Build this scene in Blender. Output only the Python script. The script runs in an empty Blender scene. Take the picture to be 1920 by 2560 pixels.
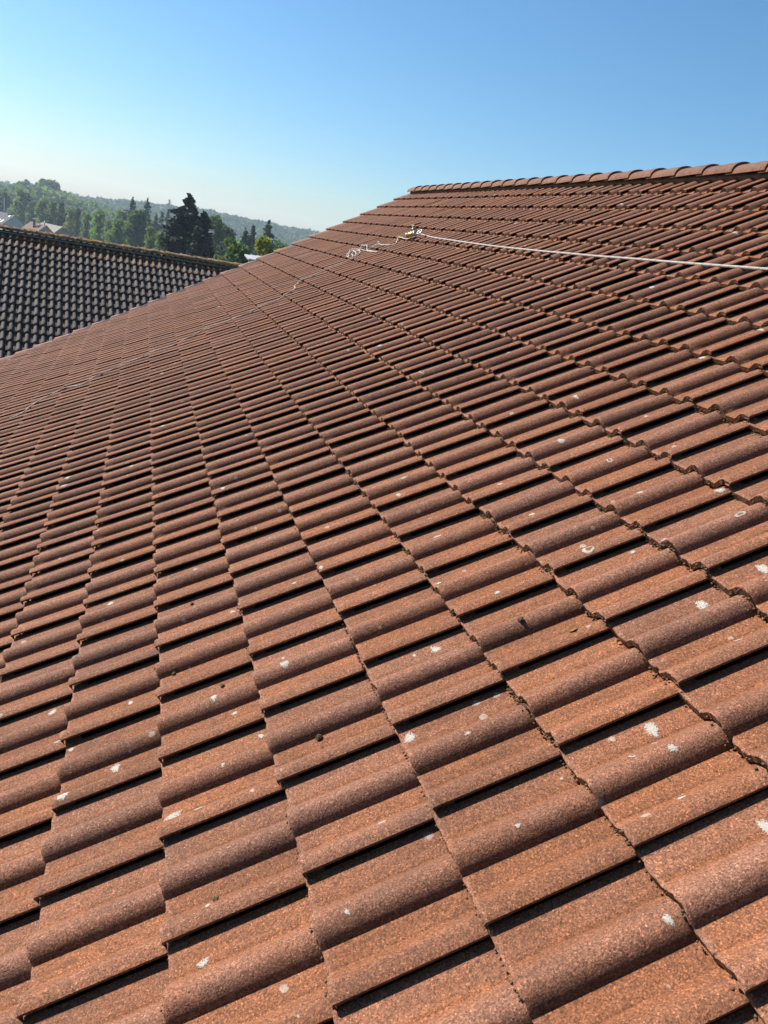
import bpy, math, random
import numpy as np
from mathutils import Matrix, Vector

random.seed(7); rng = np.random.default_rng(7)
scene = bpy.context.scene
COL = scene.collection

# ------------------------------------------------------------------ camera, sky, sun, exposure
CAM = np.array([-0.12708, -1.22994, 7.61627])
RW = np.array([[0.94555920870777, -0.276745359452115, 0.1712594197399236],
               [0.06479000995207135, -0.3556207857183432, -0.9323819557324553],
               [0.3189357888954237, 0.8927182437851191, -0.3183301741507802]])
cd = bpy.data.cameras.new('camera'); cam = bpy.data.objects.new('camera', cd); COL.objects.link(cam)
m = Matrix(((RW[0][0], -RW[1][0], -RW[2][0]), (RW[0][1], -RW[1][1], -RW[2][1]), (RW[0][2], -RW[1][2], -RW[2][2]))).to_4x4()
m.translation = Vector(CAM); cam.matrix_world = m
cd.sensor_fit = 'VERTICAL'; cd.sensor_height = 24.0; cd.sensor_width = 18.0; cd.lens = 18.0
cd.clip_start = 0.05; cd.clip_end = 6000
scene.camera = cam

SUN_EL, SUN_AZ = math.radians(41), math.radians(-49)      # azimuth from +Y, negative = towards -X
SUN = Vector((math.cos(SUN_EL)*math.sin(SUN_AZ), math.cos(SUN_EL)*math.cos(SUN_AZ), math.sin(SUN_EL)))
w = bpy.data.worlds.new('World'); scene.world = w; w.use_nodes = True
nt = w.node_tree
sky = nt.nodes.new('ShaderNodeTexSky'); sky.sky_type = 'NISHITA'; sky.sun_disc = False
sky.sun_elevation = SUN_EL; sky.sun_rotation = SUN_AZ
sky.air_density = 1.1; sky.dust_density = 0.45; sky.ozone_density = 8.0; sky.altitude = 0
hs = nt.nodes.new('ShaderNodeHueSaturation'); hs.inputs['Saturation'].default_value = 1.06; hs.inputs['Hue'].default_value = 0.492
bg = nt.nodes['Background']; nt.links.new(sky.outputs[0], hs.inputs['Color']); nt.links.new(hs.outputs[0], bg.inputs[0]); bg.inputs[1].default_value = 0.053
sl = bpy.data.lights.new('sun', 'SUN'); sl.energy = 5.0; sl.angle = math.radians(0.53); sl.color = (1.0, 0.94, 0.86)
so = bpy.data.objects.new('sun', sl); COL.objects.link(so)
so.rotation_euler = (-SUN).to_track_quat('-Z', 'Y').to_euler()
scene.view_settings.view_transform = 'Standard'; scene.view_settings.look = 'None'
scene.view_settings.exposure = 1.46; scene.view_settings.gamma = 1.0

# ------------------------------------------------------------------ helpers
def tag(o, label=None, cat=None, group=None, kind=None):
    if label: o['label'] = label
    if cat: o['category'] = cat
    if group: o['group'] = group
    if kind: o['kind'] = kind
    return o

def empty(name, loc=(0, 0, 0), rz=0.0):
    o = bpy.data.objects.new(name, None); COL.objects.link(o)
    o.location = loc; o.rotation_euler = (0, 0, rz); o.empty_display_size = 0.2
    return o

class MB:
    """collects geometry, builds one mesh object"""
    def __init__(s): s.v = []; s.f = []; s.mi = []; s.sm = []; s.tone = []; s.n = 0; s.uv = []
    def add(s, verts, faces, mi=0, smooth=True, tone=None):
        verts = np.asarray(verts, float).reshape(-1, 3)
        s.v.append(verts)
        for f in faces:
            s.f.append(tuple(int(q)+s.n for q in f)); s.mi.append(mi); s.sm.append(smooth)
        if tone is None: tone = np.full((len(verts), 3), 0.5)
        tone = np.asarray(tone, float)
        if tone.ndim == 1: tone = np.tile(tone, (len(verts), 1))
        s.tone.append(tone); s.n += len(verts)
    def grid(s, P, mi=0, smooth=True, tone=None, flip=False):
        a, b = P.shape[:2]
        k = np.arange(a*b).reshape(a, b)
        q = np.stack([k[:-1, :-1], k[1:, :-1], k[1:, 1:], k[:-1, 1:]], -1).reshape(-1, 4)
        if flip: q = q[:, ::-1]
        s.add(P.reshape(-1, 3), q, mi, smooth, None if tone is None else np.asarray(tone).reshape(-1, 3) if np.ndim(tone) > 1 else tone)
    def box(s, c, size, R=None, mi=0, bev=0.0, tone=None):
        x, y, z = [q/2 for q in size]
        if bev <= 0:
            V = np.array([[-x,-y,-z],[x,-y,-z],[x,y,-z],[-x,y,-z],[-x,-y,z],[x,-y,z],[x,y,z],[-x,y,z]])
            F = [(0,3,2,1),(4,5,6,7),(0,1,5,4),(1,2,6,5),(2,3,7,6),(3,0,4,7)]
        else:
            V = []; b = bev
            for dz in (-1, 1):
                V += [[-x+b,-y,dz*(z-b)],[x-b,-y,dz*(z-b)],[x,-y+b,dz*(z-b)],[x,y-b,dz*(z-b)],[x-b,y,dz*(z-b)],[-x+b,y,dz*(z-b)],[-x,y-b,dz*(z-b)],[-x,-y+b,dz*(z-b)]]
            for dz in (-1, 1):
                V += [[-x+b,-y+b,dz*z],[x-b,-y+b,dz*z],[x-b,y-b,dz*z],[-x+b,y-b,dz*z]]
            F = [(i, (i+1) % 8, 8+(i+1) % 8, 8+i) for i in range(8)]
            F += [(19,18,17,16)[::1][::-1] if False else (20,21,22,23), (19,18,17,16)]
            for base, cap, fl in ((0, 16, True), (8, 20, False)):
                fs = [(base+0,base+1,cap+1,cap+0),(base+2,base+3,cap+2,cap+1),(base+4,base+5,cap+3,cap+2),(base+6,base+7,cap+0,cap+3),
                      (base+1,base+2,cap+1),(base+3,base+4,cap+2),(base+5,base+6,cap+3),(base+7,base+0,cap+0)]
                F += [f[::-1] if fl else f for f in fs]
            V = np.array(V)
        if R is not None: V = V @ np.asarray(R).T
        s.add(V+np.asarray(c), F, mi, False, tone)
    def tube(s, pts, rad, sides=8, mi=0, tone=None, caps=True, uv=False):
        pts = np.asarray(pts, float); n = len(pts)
        rad = np.full(n, rad) if np.isscalar(rad) else np.asarray(rad)
        T = np.gradient(pts, axis=0); T /= np.linalg.norm(T, axis=1)[:, None]+1e-12
        up = np.array([0.21, 0.13, 0.97]); V = []
        N = np.cross(T[0], up); N /= np.linalg.norm(N)
        ang = np.linspace(0, 2*np.pi, sides, endpoint=False)
        for i in range(n):
            N = N-T[i]*N.dot(T[i]); N /= np.linalg.norm(N); B = np.cross(T[i], N)
            V.append(pts[i]+rad[i]*(np.cos(ang)[:, None]*N+np.sin(ang)[:, None]*B))
        V = np.array(V)
        F = []
        for i in range(n-1):
            for k in range(sides):
                k2 = (k+1) % sides
                F.append((i*sides+k, i*sides+k2, (i+1)*sides+k2, (i+1)*sides+k))
        if caps:
            F.append(tuple(range(sides))[::-1]); F.append(tuple((n-1)*sides+k for k in range(sides)))
        if uv:                                   # tone carries (cos, sin, length) for the rope pattern
            L = np.concatenate([[0], np.cumsum(np.linalg.norm(np.diff(pts, axis=0), axis=1))])
            tn = np.zeros((n, sides, 3)); tn[..., 0] = np.cos(ang)*0.5+0.5; tn[..., 1] = np.sin(ang)*0.5+0.5; tn[..., 2] = L[:, None]
            tone = tn.reshape(-1, 3)
        s.add(V.reshape(-1, 3), F, mi, True, tone)
    def build(s, name, mats, parent=None, loc=None):
        me = bpy.data.meshes.new(name)
        V = np.concatenate(s.v) if s.v else np.zeros((0, 3))
        if loc is not None: V = V-np.asarray(loc)
        me.from_pydata(V.tolist(), [], s.f)
        if not isinstance(mats, (list, tuple)): mats = [mats]
        for q in mats: me.materials.append(q)
        me.polygons.foreach_set('material_index', s.mi)
        me.polygons.foreach_set('use_smooth', s.sm)
        at = me.attributes.new('tone', 'FLOAT_COLOR', 'POINT')
        c = np.ones((len(V), 4)); c[:, :3] = np.concatenate(s.tone)
        at.data.foreach_set('color', c.ravel())
        me.update()
        o = bpy.data.objects.new(name, me); COL.objects.link(o)
        if parent is not None: o.parent = parent
        if loc is not None: o.location = loc
        return o

# ---- materials
def mat(name):
    mt = bpy.data.materials.new(name); mt.use_nodes = True
    t = mt.node_tree; b = t.nodes['Principled BSDF']
    return mt, t, b
class N:
    """tiny node-graph helper"""
    def __init__(s, t): s.t = t
    def new(s, typ, **kw):
        n = s.t.nodes.new(typ)
        for k, v in kw.items():
            if hasattr(n, k): setattr(n, k, v)
        return n
    def set(s, sock, v):
        if hasattr(v, 'is_output') or isinstance(v, bpy.types.NodeSocket): s.t.links.new(v, sock)
        else: sock.default_value = v
    def noise(s, vec, scale, detail=3, rough=0.55, dist=0.0):
        n = s.new('ShaderNodeTexNoise'); s.set(n.inputs['Vector'], vec); n.inputs['Scale'].default_value = scale
        n.inputs['Detail'].default_value = detail; n.inputs['Roughness'].default_value = rough; n.inputs['Distortion'].default_value = dist
        return n.outputs['Fac']
    def voro(s, vec, scale, feature='F1', rnd=1.0):
        n = s.new('ShaderNodeTexVoronoi', feature=feature); s.set(n.inputs['Vector'], vec); n.inputs['Scale'].default_value = scale
        n.inputs['Randomness'].default_value = rnd
        return n
    def ramp(s, fac, stops, interp='LINEAR'):
        n = s.new('ShaderNodeValToRGB'); n.color_ramp.interpolation = interp; s.set(n.inputs[0], fac)
        e = n.color_ramp.elements
        while len(e) < len(stops): e.new(0.5)
        for q, (p, c) in zip(e, stops):
            q.position = p; q.color = (c, c, c, 1) if np.isscalar(c) else (*c, 1)
        return n.outputs['Color']
    def math(s, op, a, b=None, c=None):
        n = s.new('ShaderNodeMath', operation=op); s.set(n.inputs[0], a)
        if b is not None: s.set(n.inputs[1], b)
        if c is not None: s.set(n.inputs[2], c)
        return n.outputs[0]
    def mix(s, fac, a, b, mode='MIX'):
        n = s.new('ShaderNodeMix', data_type='RGBA', blend_type=mode)
        s.set(n.inputs[0], fac)
        for k, v in ((6, a), (7, b)):
            if isinstance(v, tuple): v = (*v, 1) if len(v) == 3 else v
            s.set(n.inputs[k], v)
        return n.outputs[2]
    def bump(s, h, strength, dist, normal=None):
        n = s.new('ShaderNodeBump'); s.set(n.inputs['Height'], h); n.inputs['Strength'].default_value = strength
        n.inputs['Distance'].default_value = dist
        if normal is not None: s.set(n.inputs['Normal'], normal)
        return n.outputs[0]
    def attr(s, name='tone'):
        n = s.new('ShaderNodeAttribute'); n.attribute_name = name
        sp = s.new('ShaderNodeSeparateColor'); s.t.links.new(n.outputs['Color'], sp.inputs[0])
        return sp.outputs
    def obj(s): return s.new('ShaderNodeTexCoord').outputs['Object']

def tile_mat(name, c_pan, c_roll, c_dark, grain=(0.55, 1.45), lichen=(0.26, 0.225, 0.195), orange=None, spots=1.0, rough=0.78):
    mt, t, b = mat(name); n = N(t); P = n.obj(); r, g, bl = n.attr()
    # weathered skin: washed orange pans, greyer sand-faced rolls, each tile with its own firing tone
    cl = n.noise(P, 9, 4, 0.6)
    k = n.math('ADD', n.math('MULTIPLY', bl, 0.8), n.math('MULTIPLY', n.math('SUBTRACT', cl, 0.5), 1.1))
    k = n.math('ADD', k, n.math('MULTIPLY', n.math('SUBTRACT', r, 0.5), 0.45))
    k = n.math('MINIMUM', n.math('MAXIMUM', k, 0.0), 1.0)
    col = n.mix(k, c_pan, c_roll)
    # sooty blotches
    sm = n.ramp(n.noise(P, 5.5, 5, 0.65, 0.4), [(0.50, 0.0), (0.74, 1.0)])
    col = n.mix(n.math('MULTIPLY', sm, 0.42), col, c_dark)
    # tile brightness
    br = n.math('ADD', n.math('MULTIPLY', g, 0.22), 0.89)
    vm = n.new('ShaderNodeVectorMath', operation='SCALE'); n.set(vm.inputs[0], col); n.set(vm.inputs['Scale'], br); col = vm.outputs[0]
    # sand grain
    v1 = n.voro(P, 430); sp = n.new('ShaderNodeSeparateColor'); t.links.new(v1.outputs['Color'], sp.inputs[0])
    gr = n.ramp(sp.outputs[0], [(0.0, grain[0]), (0.5, 0.98), (0.86, 1.1), (0.965, grain[1]), (1.0, grain[1]*1.35)])
    vm = n.new('ShaderNodeVectorMath', operation='MULTIPLY'); n.set(vm.inputs[0], col); n.set(vm.inputs[1], gr); col = vm.outputs[0]
    v4 = n.voro(P, 270); sp4 = n.new('ShaderNodeSeparateColor'); t.links.new(v4.outputs['Color'], sp4.inputs[0])
    gr = n.ramp(sp4.outputs[1], [(0.0, 0.60), (0.30, 0.92), (0.75, 1.05), (1.0, 1.50)])
    vm = n.new('ShaderNodeVectorMath', operation='MULTIPLY'); n.set(vm.inputs[0], col); n.set(vm.inputs[1], gr); col = vm.outputs[0]
    med = n.ramp(n.noise(P, 75, 3, 0.6), [(0.3, 0.94), (0.7, 1.05)])
    vm = n.new('ShaderNodeVectorMath', operation='MULTIPLY'); n.set(vm.inputs[0], col); n.set(vm.inputs[1], med); col = vm.outputs[0]
    # run-off streaks down the slope
    mp = n.new('ShaderNodeMapping'); t.links.new(P, mp.inputs[0]); mp.inputs['Scale'].default_value = (2.2, 34, 2.2)
    stk = n.ramp(n.noise(mp.outputs[0], 1.0, 4, 0.65), [(0.32, 0.80), (0.5, 1.0), (0.70, 1.12)])
    vm = n.new('ShaderNodeVectorMath', operation='MULTIPLY'); n.set(vm.inputs[0], col); n.set(vm.inputs[1], stk); col = vm.outputs[0]
    # tiny dark pits
    v3 = n.voro(P, 60); sp3 = n.new('ShaderNodeSeparateColor'); t.links.new(v3.outputs['Color'], sp3.inputs[0])
    pit = n.math('MULTIPLY', n.math('LESS_THAN', v3.outputs['Distance'], 0.16), n.math('GREATER_THAN', sp3.outputs[0], 0.88))
    col = n.mix(n.math('MULTIPLY', pit, 0.8), col, (0.03, 0.018, 0.012))
    # pale lichen specks of many sizes
    for sc, thr, rad, am in ((7.0, 0.76, 0.10, 0.60), (17.0, 0.82, 0.21, 0.65)):
        wv = n.new('ShaderNodeVectorMath', operation='ADD'); n.set(wv.inputs[0], P)
        ns = n.new('ShaderNodeTexNoise'); n.set(ns.inputs['Vector'], P); ns.inputs['Scale'].default_value = 60
        sc2 = n.new('ShaderNodeVectorMath', operation='SCALE'); t.links.new(ns.outputs['Color'], sc2.inputs[0]); sc2.inputs['Scale'].default_value = 0.012
        t.links.new(sc2.outputs[0], wv.inputs[1])
        v2 = n.voro(wv.outputs[0], sc); s2 = n.new('ShaderNodeSeparateColor'); t.links.new(v2.outputs['Color'], s2.inputs[0])
        hit = n.math('GREATER_THAN', s2.outputs[0], thr)
        rr = n.math('MULTIPLY', s2.outputs[1], rad)
        edge = n.math('DIVIDE', n.math('SUBTRACT', rr, v2.outputs['Distance']), 0.045)
        edge = n.math('MINIMUM', n.math('MAXIMUM', edge, 0.0), 1.0)
        a = n.math('MULTIPLY', n.math('MULTIPLY', hit, edge), n.math('MULTIPLY', n.noise(P, 260, 2), am*2*spots))
        col = n.mix(a, col, lichen)
    if orange is not None:
        og = n.ramp(n.noise(P, 14, 4, 0.6), [(0.47, 0.0), (0.56, 1.0)])
        zz = n.new('ShaderNodeSeparateXYZ'); t.links.new(P, zz.inputs[0])
        hz = n.math('MULTIPLY', n.math('SUBTRACT', zz.outputs[2], orange[1]), orange[2])
        hz = n.math('MINIMUM', n.math('MAXIMUM', hz, 0.0), 1.0)
        col = n.mix(n.math('MULTIPLY', n.math('MULTIPLY', og, hz), 0.85), col, orange[0])
    n.set(b.inputs['Base Color'], col)
    b.inputs['Roughness'].default_value = rough; b.inputs['Specular IOR Level'].default_value = 0.16
    h = n.math('ADD', n.math('MULTIPLY', sp.outputs[0], 0.6), n.math('MULTIPLY', n.noise(P, 240, 3, 0.6), 1.2))
    h = n.math('ADD', h, n.math('MULTIPLY', sp4.outputs[0], 0.8))
    n1 = n.bump(h, 0.6, 0.0026)
    n.set(b.inputs['Normal'], n.bump(n.noise(P, 26, 3), 0.35, 0.006, n1))
    return mt

def simple_mat(name, c1, c2, scale=6, rough=0.8, bump=0.2, bd=0.01, metallic=0.0, bscale=None):
    mt, t, b = mat(name); n = N(t); P = n.obj()
    col = n.mix(n.ramp(n.noise(P, scale, 4, 0.6), [(0.35, 0.0), (0.65, 1.0)]), c1, c2)
    n.set(b.inputs['Base Color'], col); b.inputs['Roughness'].default_value = rough; b.inputs['Metallic'].default_value = metallic; b.inputs['Specular IOR Level'].default_value = .5 if metallic else .15
    if bump: n.set(b.inputs['Normal'], n.bump(n.noise(P, bscale or scale*4, 3), bump, bd))
    return mt

M_TILE = tile_mat('terracotta_concrete_tile', (0.150, 0.058, 0.0265), (0.146, 0.069, 0.044), (0.060, 0.034, 0.026))
M_RIDGE = tile_mat('ridge_tile_terracotta', (0.120, 0.057, 0.034), (0.118, 0.061, 0.040), (0.075, 0.043, 0.03), spots=0.5)
M_VERGE = tile_mat('verge_tile_terracotta', (0.19, 0.108, 0.078), (0.155, 0.084, 0.059), (0.085, 0.048, 0.035), spots=0.5)
mt, t, b = mat('pale_lichen'); n = N(t); P = n.obj(); r, g, bl = n.attr()
n.set(b.inputs['Base Color'], n.mix(n.noise(P, 240, 3, .6), (0.18, 0.155, 0.13), (0.32, 0.295, 0.26))); b.inputs['Roughness'].default_value = .95
q = n.math('SUBTRACT', n.math('ADD', n.math('MULTIPLY', n.noise(P, 300, 3, .65), 2.0), -.46), n.math('MULTIPLY', n.math('POWER', g, 2.5), bl))
n.set(b.inputs['Alpha'], n.ramp(q, [(.10, 0), (.40, .95)])); M_LICHEN = mt
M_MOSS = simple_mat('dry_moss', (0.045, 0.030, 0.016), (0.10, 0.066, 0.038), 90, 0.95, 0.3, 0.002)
M_MORTAR = simple_mat('mortar', (0.085, 0.05, 0.036), (0.14, 0.08, 0.06), 20, 0.9, 0.4, 0.006)
M_FELT = simple_mat('roofing_felt', (0.018, 0.017, 0.016), (0.028, 0.026, 0.024), 30, .95, .2, .002)
M_WALL = simple_mat('render_wall', (0.55, 0.50, 0.43), (0.62, 0.57, 0.50), 3, 0.9, 0.15, 0.004)

# ------------------------------------------------------------------ tile geometry (shared by both roofs)
W, G = 0.30, 0.31073
PAN, LIFT, THK = -0.031, 0.030, 0.021
def hump(q):                                     # rounded roll flank, 1 at the crest, 0 at the foot
    q = np.clip(q, 0, 1); return 0.62*(1-q**2.1)+0.38*(0.5+0.5*np.cos(np.pi*q))
def prof(v):
    v = np.asarray(v, float); z = np.full_like(v, PAN)
    a = v < 0.026; z = np.where(a, -0.0065*((0.026-v)/0.026)**2.2+.0008, z)
    a = (v >= 0.026) & (v < 0.076); z = np.where(a, PAN+(-PAN+.0008)*hump((v-0.026)/0.050), z)
    z = z-0.0012*np.exp(-((v-0.079)/0.003)**2)
    top = 0.0345
    a = (v >= 0.129) & (v < 0.167); q = np.clip((0.167-v)/0.038, 0, 1); z = np.where(a, PAN+top*np.clip(1-q**2.15, 0, 1)**0.74, z)
    a = (v >= 0.167) & (v < 0.222); z = np.where(a, PAN+top*hump((v-0.167)/0.055), z)
    z = z-0.0012*np.exp(-((v-0.225)/0.003)**2)
    a = v >= 0.2870; z = np.where(a, PAN+np.clip((v-0.2870)/0.0015, 0, 1)*0.0012, z)
    return z
V_LO = np.array([0, .003, .009, .019, .032, .045, .058, .070, .078, .083, .106, .126, .1292, .133, .143, .153, .164, .176, .188, .200, .212, .223, .229, .26, .2868, .2887, .306])
V_HI = np.array(sorted(set(list(np.round(np.linspace(.019, .1285, 24), 4))+list(np.round(np.linspace(.1293, .222, 28), 4))+[0, .0015, .004, .008, .013, .0780, .0805, .083, .2245, .226, .229, .243, .255, .27, .28, .2868, .2887, .306])))
SAG = 0.00049363

class Roof:
    """a sheet of interlocking double-roll tiles; (i, j, up) -> world"""
    def __init__(s, origin, h, d, n, sag=0.0, seed=1, lift=LIFT, thk=THK, zs=1.0):
        s.lift, s.thk, s.zs = lift, thk, zs
        s.o, s.h, s.d, s.n, s.sg = [np.asarray(q, float) for q in (origin, h, d, n)]+[sag]
        s.rg = np.random.default_rng(seed); s.jit = {}
    def sag(s, j): return s.sg*(np.asarray(j, float)-2)**2
    def P(s, i, j, up):
        i, j, up = np.broadcast_arrays(np.asarray(i, float), np.asarray(j, float), np.asarray(up, float))
        u = up+s.sag(j)
        return s.o+(i*W)[..., None]*s.h+(j*G)[..., None]*s.d+u[..., None]*s.n
    def J(s, i, j):
        k = (i, j)
        if k not in s.jit:
            r = s.rg
            s.jit[k] = (r.normal(0, .0024)+(r.uniform(-.012, .006) if r.random() < .05 else 0), r.normal(0, .0011), r.normal(0, .0035), r.normal(0, .004), r.random(), r.random())
        return s.jit[k]
    def surf(s, i, j):
        """height above the lip plane of the tile surface at (i, j)"""
        fi, fj = int(math.floor(i)), int(math.floor(j)); v = (i-fi)*W; y = (j-fj)*G
        dy, dz, ry, rv, a, b = s.J(fi, fj)
        return float(prof(np.array([v]))[0])-LIFT*y/G+dz+ry*(y-.1)+rv*(v-.15)
    def tile(s, mb, i, j, hi=False):
        dy, dz, ry, rv, t1, t2 = s.J(i, j)
        v = V_HI if hi else V_LO
        ys = np.array([0, .0015, .005, .016, .04, .09, .15, .21, .27, G+.012, G+.05]) if hi else np.array([0, .005, .06, .2, G+.05])
        zv = prof(v)*s.zs; r = s.rg
        Y, V = np.meshgrid(ys, v, indexing='ij')
        Z = zv[None, :]-s.lift*Y/G+dz+ry*(Y-.1)+rv*(V-.15)
        Z[0] -= .0035
        if hi: Z[1] -= .0012
        wob = np.zeros(len(v))
        if hi:
            wob = r.normal(0, .0009, len(v)); wob = np.convolve(wob, [.25, .5, .25], 'same')*1.6
            if r.random() < .55:
                c = r.uniform(.02, .28); wob += r.uniform(.002, .008)*np.exp(-((v-c)/r.uniform(.004, .010))**2)
        Y2 = Y+dy; Y2[:3] += wob*np.array([1, 1, .6])[:, None][:len(Y2[:3])]
        # skin wear: rolls 1, pans 0; the lap half of the tile is the more washed one
        wear = np.clip((zv-PAN)/0.031, 0, 1)*.55+np.where((v > .129) & (v < .29), .50, 0.0)-.35*np.exp(-((v-.079)/.007)**2)-.55*np.exp(-((v-.225)/.006)**2)
        tone = np.stack([np.full_like(Z, t1), np.full_like(Z, t2), np.broadcast_to(wear, Z.shape)], -1)
        if hi: tone[:3, :, 2] = .95; tone[:3, :, 1] = 1.0
        ii, jj = i+V/W, j+Y2/G
        mb.grid(s.P(ii, jj, Z), 0, True, tone, flip=True)
        # lower end face
        E = np.stack([s.P(ii[0], jj[0], Z[0]), s.P(ii[0], jj[0]+.003/G, Z[0]-s.thk)], 0)
        mb.grid(E, 0, False, np.stack([tone[0], tone[0]]), flip=False)
        # cut side of the lap
        sd = [s.P(ii[:, 0], jj[:, 0], Z[:, 0]), s.P(ii[:, 0]+.0006/W, jj[:, 0], Z[:, 0]-.0070), s.P(ii[:, 0]+.022/W, jj[:, 0], Z[:, 0]-.0085)]
        mb.grid(np.stack(sd, 0), 0, False, np.stack([tone[:, 0]]*3), flip=True)

C30, S30 = math.cos(math.radians(30)), math.sin(math.radians(30))
Z0 = 6.2
R1 = Roof((0, 0, Z0), (0, 1, 0), (C30, 0, S30), (-S30, 0, C30), SAG, 3)
def ray(x, y): 
    d = RW.T @ np.array([(x-960)/1920., (y-1280)/1920., 1.0]); return d
def at(x, y, D):
    """world point seen at photo pixel (x, y), D metres away horizontally"""
    d = ray(x, y); return CAM+d*(D/math.hypot(d[0], d[1]))
def roof_ij(x, y, up=-0.015):
    d = ray(x, y); j = 3.0
    for _ in range(8):
        u = up+float(R1.sag(j)); p0 = R1.o+R1.n*u
        sc = (p0-CAM).dot(R1.n)/d.dot(R1.n); q = CAM+sc*d-p0
        i, j = q.dot(R1.h)/W, q.dot(R1.d)/G
    return i, j

# ------------------------------------------------------------------ ground and hills
def terrain_az(D, az):
    az = np.clip(np.degrees(az), -14, 16)
    tm = np.interp(az, [-14, -9, -6, -3, -1, 3, 14], [-4.5, -4, -1.5, -5, -8, -11, -12])
    tf = np.interp(az, [-14, -9, -7, -4, -1.5, 1, 4.5, 9, 14], [-3, -4.5, -1, -3, 0.5, 3.5, 6.5, 4.5, 5])
    kn = [0, 45, 120, 260, 340, 420, 500, 620, 760, 900, 1100, 1600]
    hs = [0*tm, 0*tm-.3, 0*tm-7, 0*tm-14, 0*tm-15, 0*tm-12.5, tm, tm-2, (tm+tf)/2-4, tf, tf-3, tf-6]
    z = hs[-1]*1.0
    for k in range(len(kn)-1):
        q = np.clip((D-kn[k])/(kn[k+1]-kn[k]), 0, 1); q = q*q*(3-2*q)
        seg = hs[k]*(1-q)+hs[k+1]*q
        z = np.where((D >= kn[k]) & (D < kn[k+1]), seg, z)
    return z
def terrain(x, y):
    x = np.asarray(x, float); y = np.asarray(y, float)
    dx, dy = x-CAM[0], y-CAM[1]
    return terrain_az(np.hypot(dx, dy), np.arctan2(dx, dy))

mt, t, b = mat('meadow_grass'); n = N(t); P = n.obj()
gc = n.mix(n.ramp(n.noise(P, .05, 5, .6), [(.35, 0), (.65, 1)]), (0.055, 0.085, 0.025), (0.10, 0.125, 0.045))
gc = n.mix(n.math('MULTIPLY', n.noise(P, 3, 4), .5), gc, (0.05, 0.06, 0.02))
n.set(b.inputs['Base Color'], gc); b.inputs['Roughness'].default_value = 0.95
n.set(b.inputs['Normal'], n.bump(n.noise(P, 6, 4), .6, .15)); M_GRASS = mt
mb = MB()
rr = np.concatenate([np.linspace(0, 60, 13)[1:], np.linspace(70, 420, 36), np.linspace(440, 1080, 36)])
aa = np.linspace(0, 2*np.pi, 181)
Rg, Ag = np.meshgrid(rr, aa, indexing='ij'); Az = (Ag+np.pi) % (2*np.pi)-np.pi
wgt = np.clip(1-(np.abs(np.degrees(Az))-20)/100, 0, 1)      # flattens out behind the camera
Xg = CAM[0]+Rg*np.sin(Az); Yg = CAM[1]+Rg*np.cos(Az)
mb.grid(np.stack([Xg, Yg, terrain_az(Rg, Az)], -1), 0, True, flip=True)
mb.add(np.concatenate([[[CAM[0], CAM[1], 0]], np.stack([Xg[0], Yg[0], 0*Xg[0]], -1)]), [(0, k+2, k+1) for k in range(180)], 0, True)
tag(mb.build('ground', M_GRASS), kind='structure')

# ------------------------------------------------------------------ the red roofed house
I0, I1, J0, J1 = -14, 39, -15, 15
house = empty('red_roofed_house', (2.0, 4.0, 0))
tag(house, 'house whose weathered terracotta roof of double-roll tiles fills the foreground, rope lying across it', 'house')
def child(mb, name, mats, parent, root=None):
    """build in world space under a parent whose own origin may be elsewhere"""
    o = mb.build(name, mats); o.parent = parent
    if parent.type == 'EMPTY':                                  # meshes keep world coordinates
        o.matrix_parent_inverse = (Matrix.Translation(parent.location) @ Matrix.Rotation(parent.rotation_euler[2], 4, 'Z')).inverted()
    return o
mb = MB()
for j in range(J0, J1):
    for i in range(I0, I1):
        hi = (-4 <= i < 7) and (-3 <= j < 7)
        R1.tile(mb, i, j, hi)
# hidden back slope so the house is closed
bp = [R1.P(I0, J1, -.06), R1.P(I1+.7, J1, -.06)]
ap = bp[0]; far = np.array([(J1-J0)*G*2*C30+0.0, 0, 0])
lo = [R1.P(I0, J0, -.06)+far, R1.P(I1+.7, J0, -.06)+far]
mb.add([bp[0], bp[1], lo[1], lo[0]], [(0, 1, 2, 3)], 0, False, (.5, .5, .3))
fl = [R1.P(np.array(a_, float), np.array(b_, float), -.088) for a_, b_ in [(I0, q_) for q_ in range(J0, J1+1)]+[(I1+.6, q_) for q_ in range(J0, J1+1)]]
nj = J1-J0+1
mb.add(fl, [(q_, q_+1, nj+q_+1, nj+q_) for q_ in range(nj-1)], 2, False)
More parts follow.
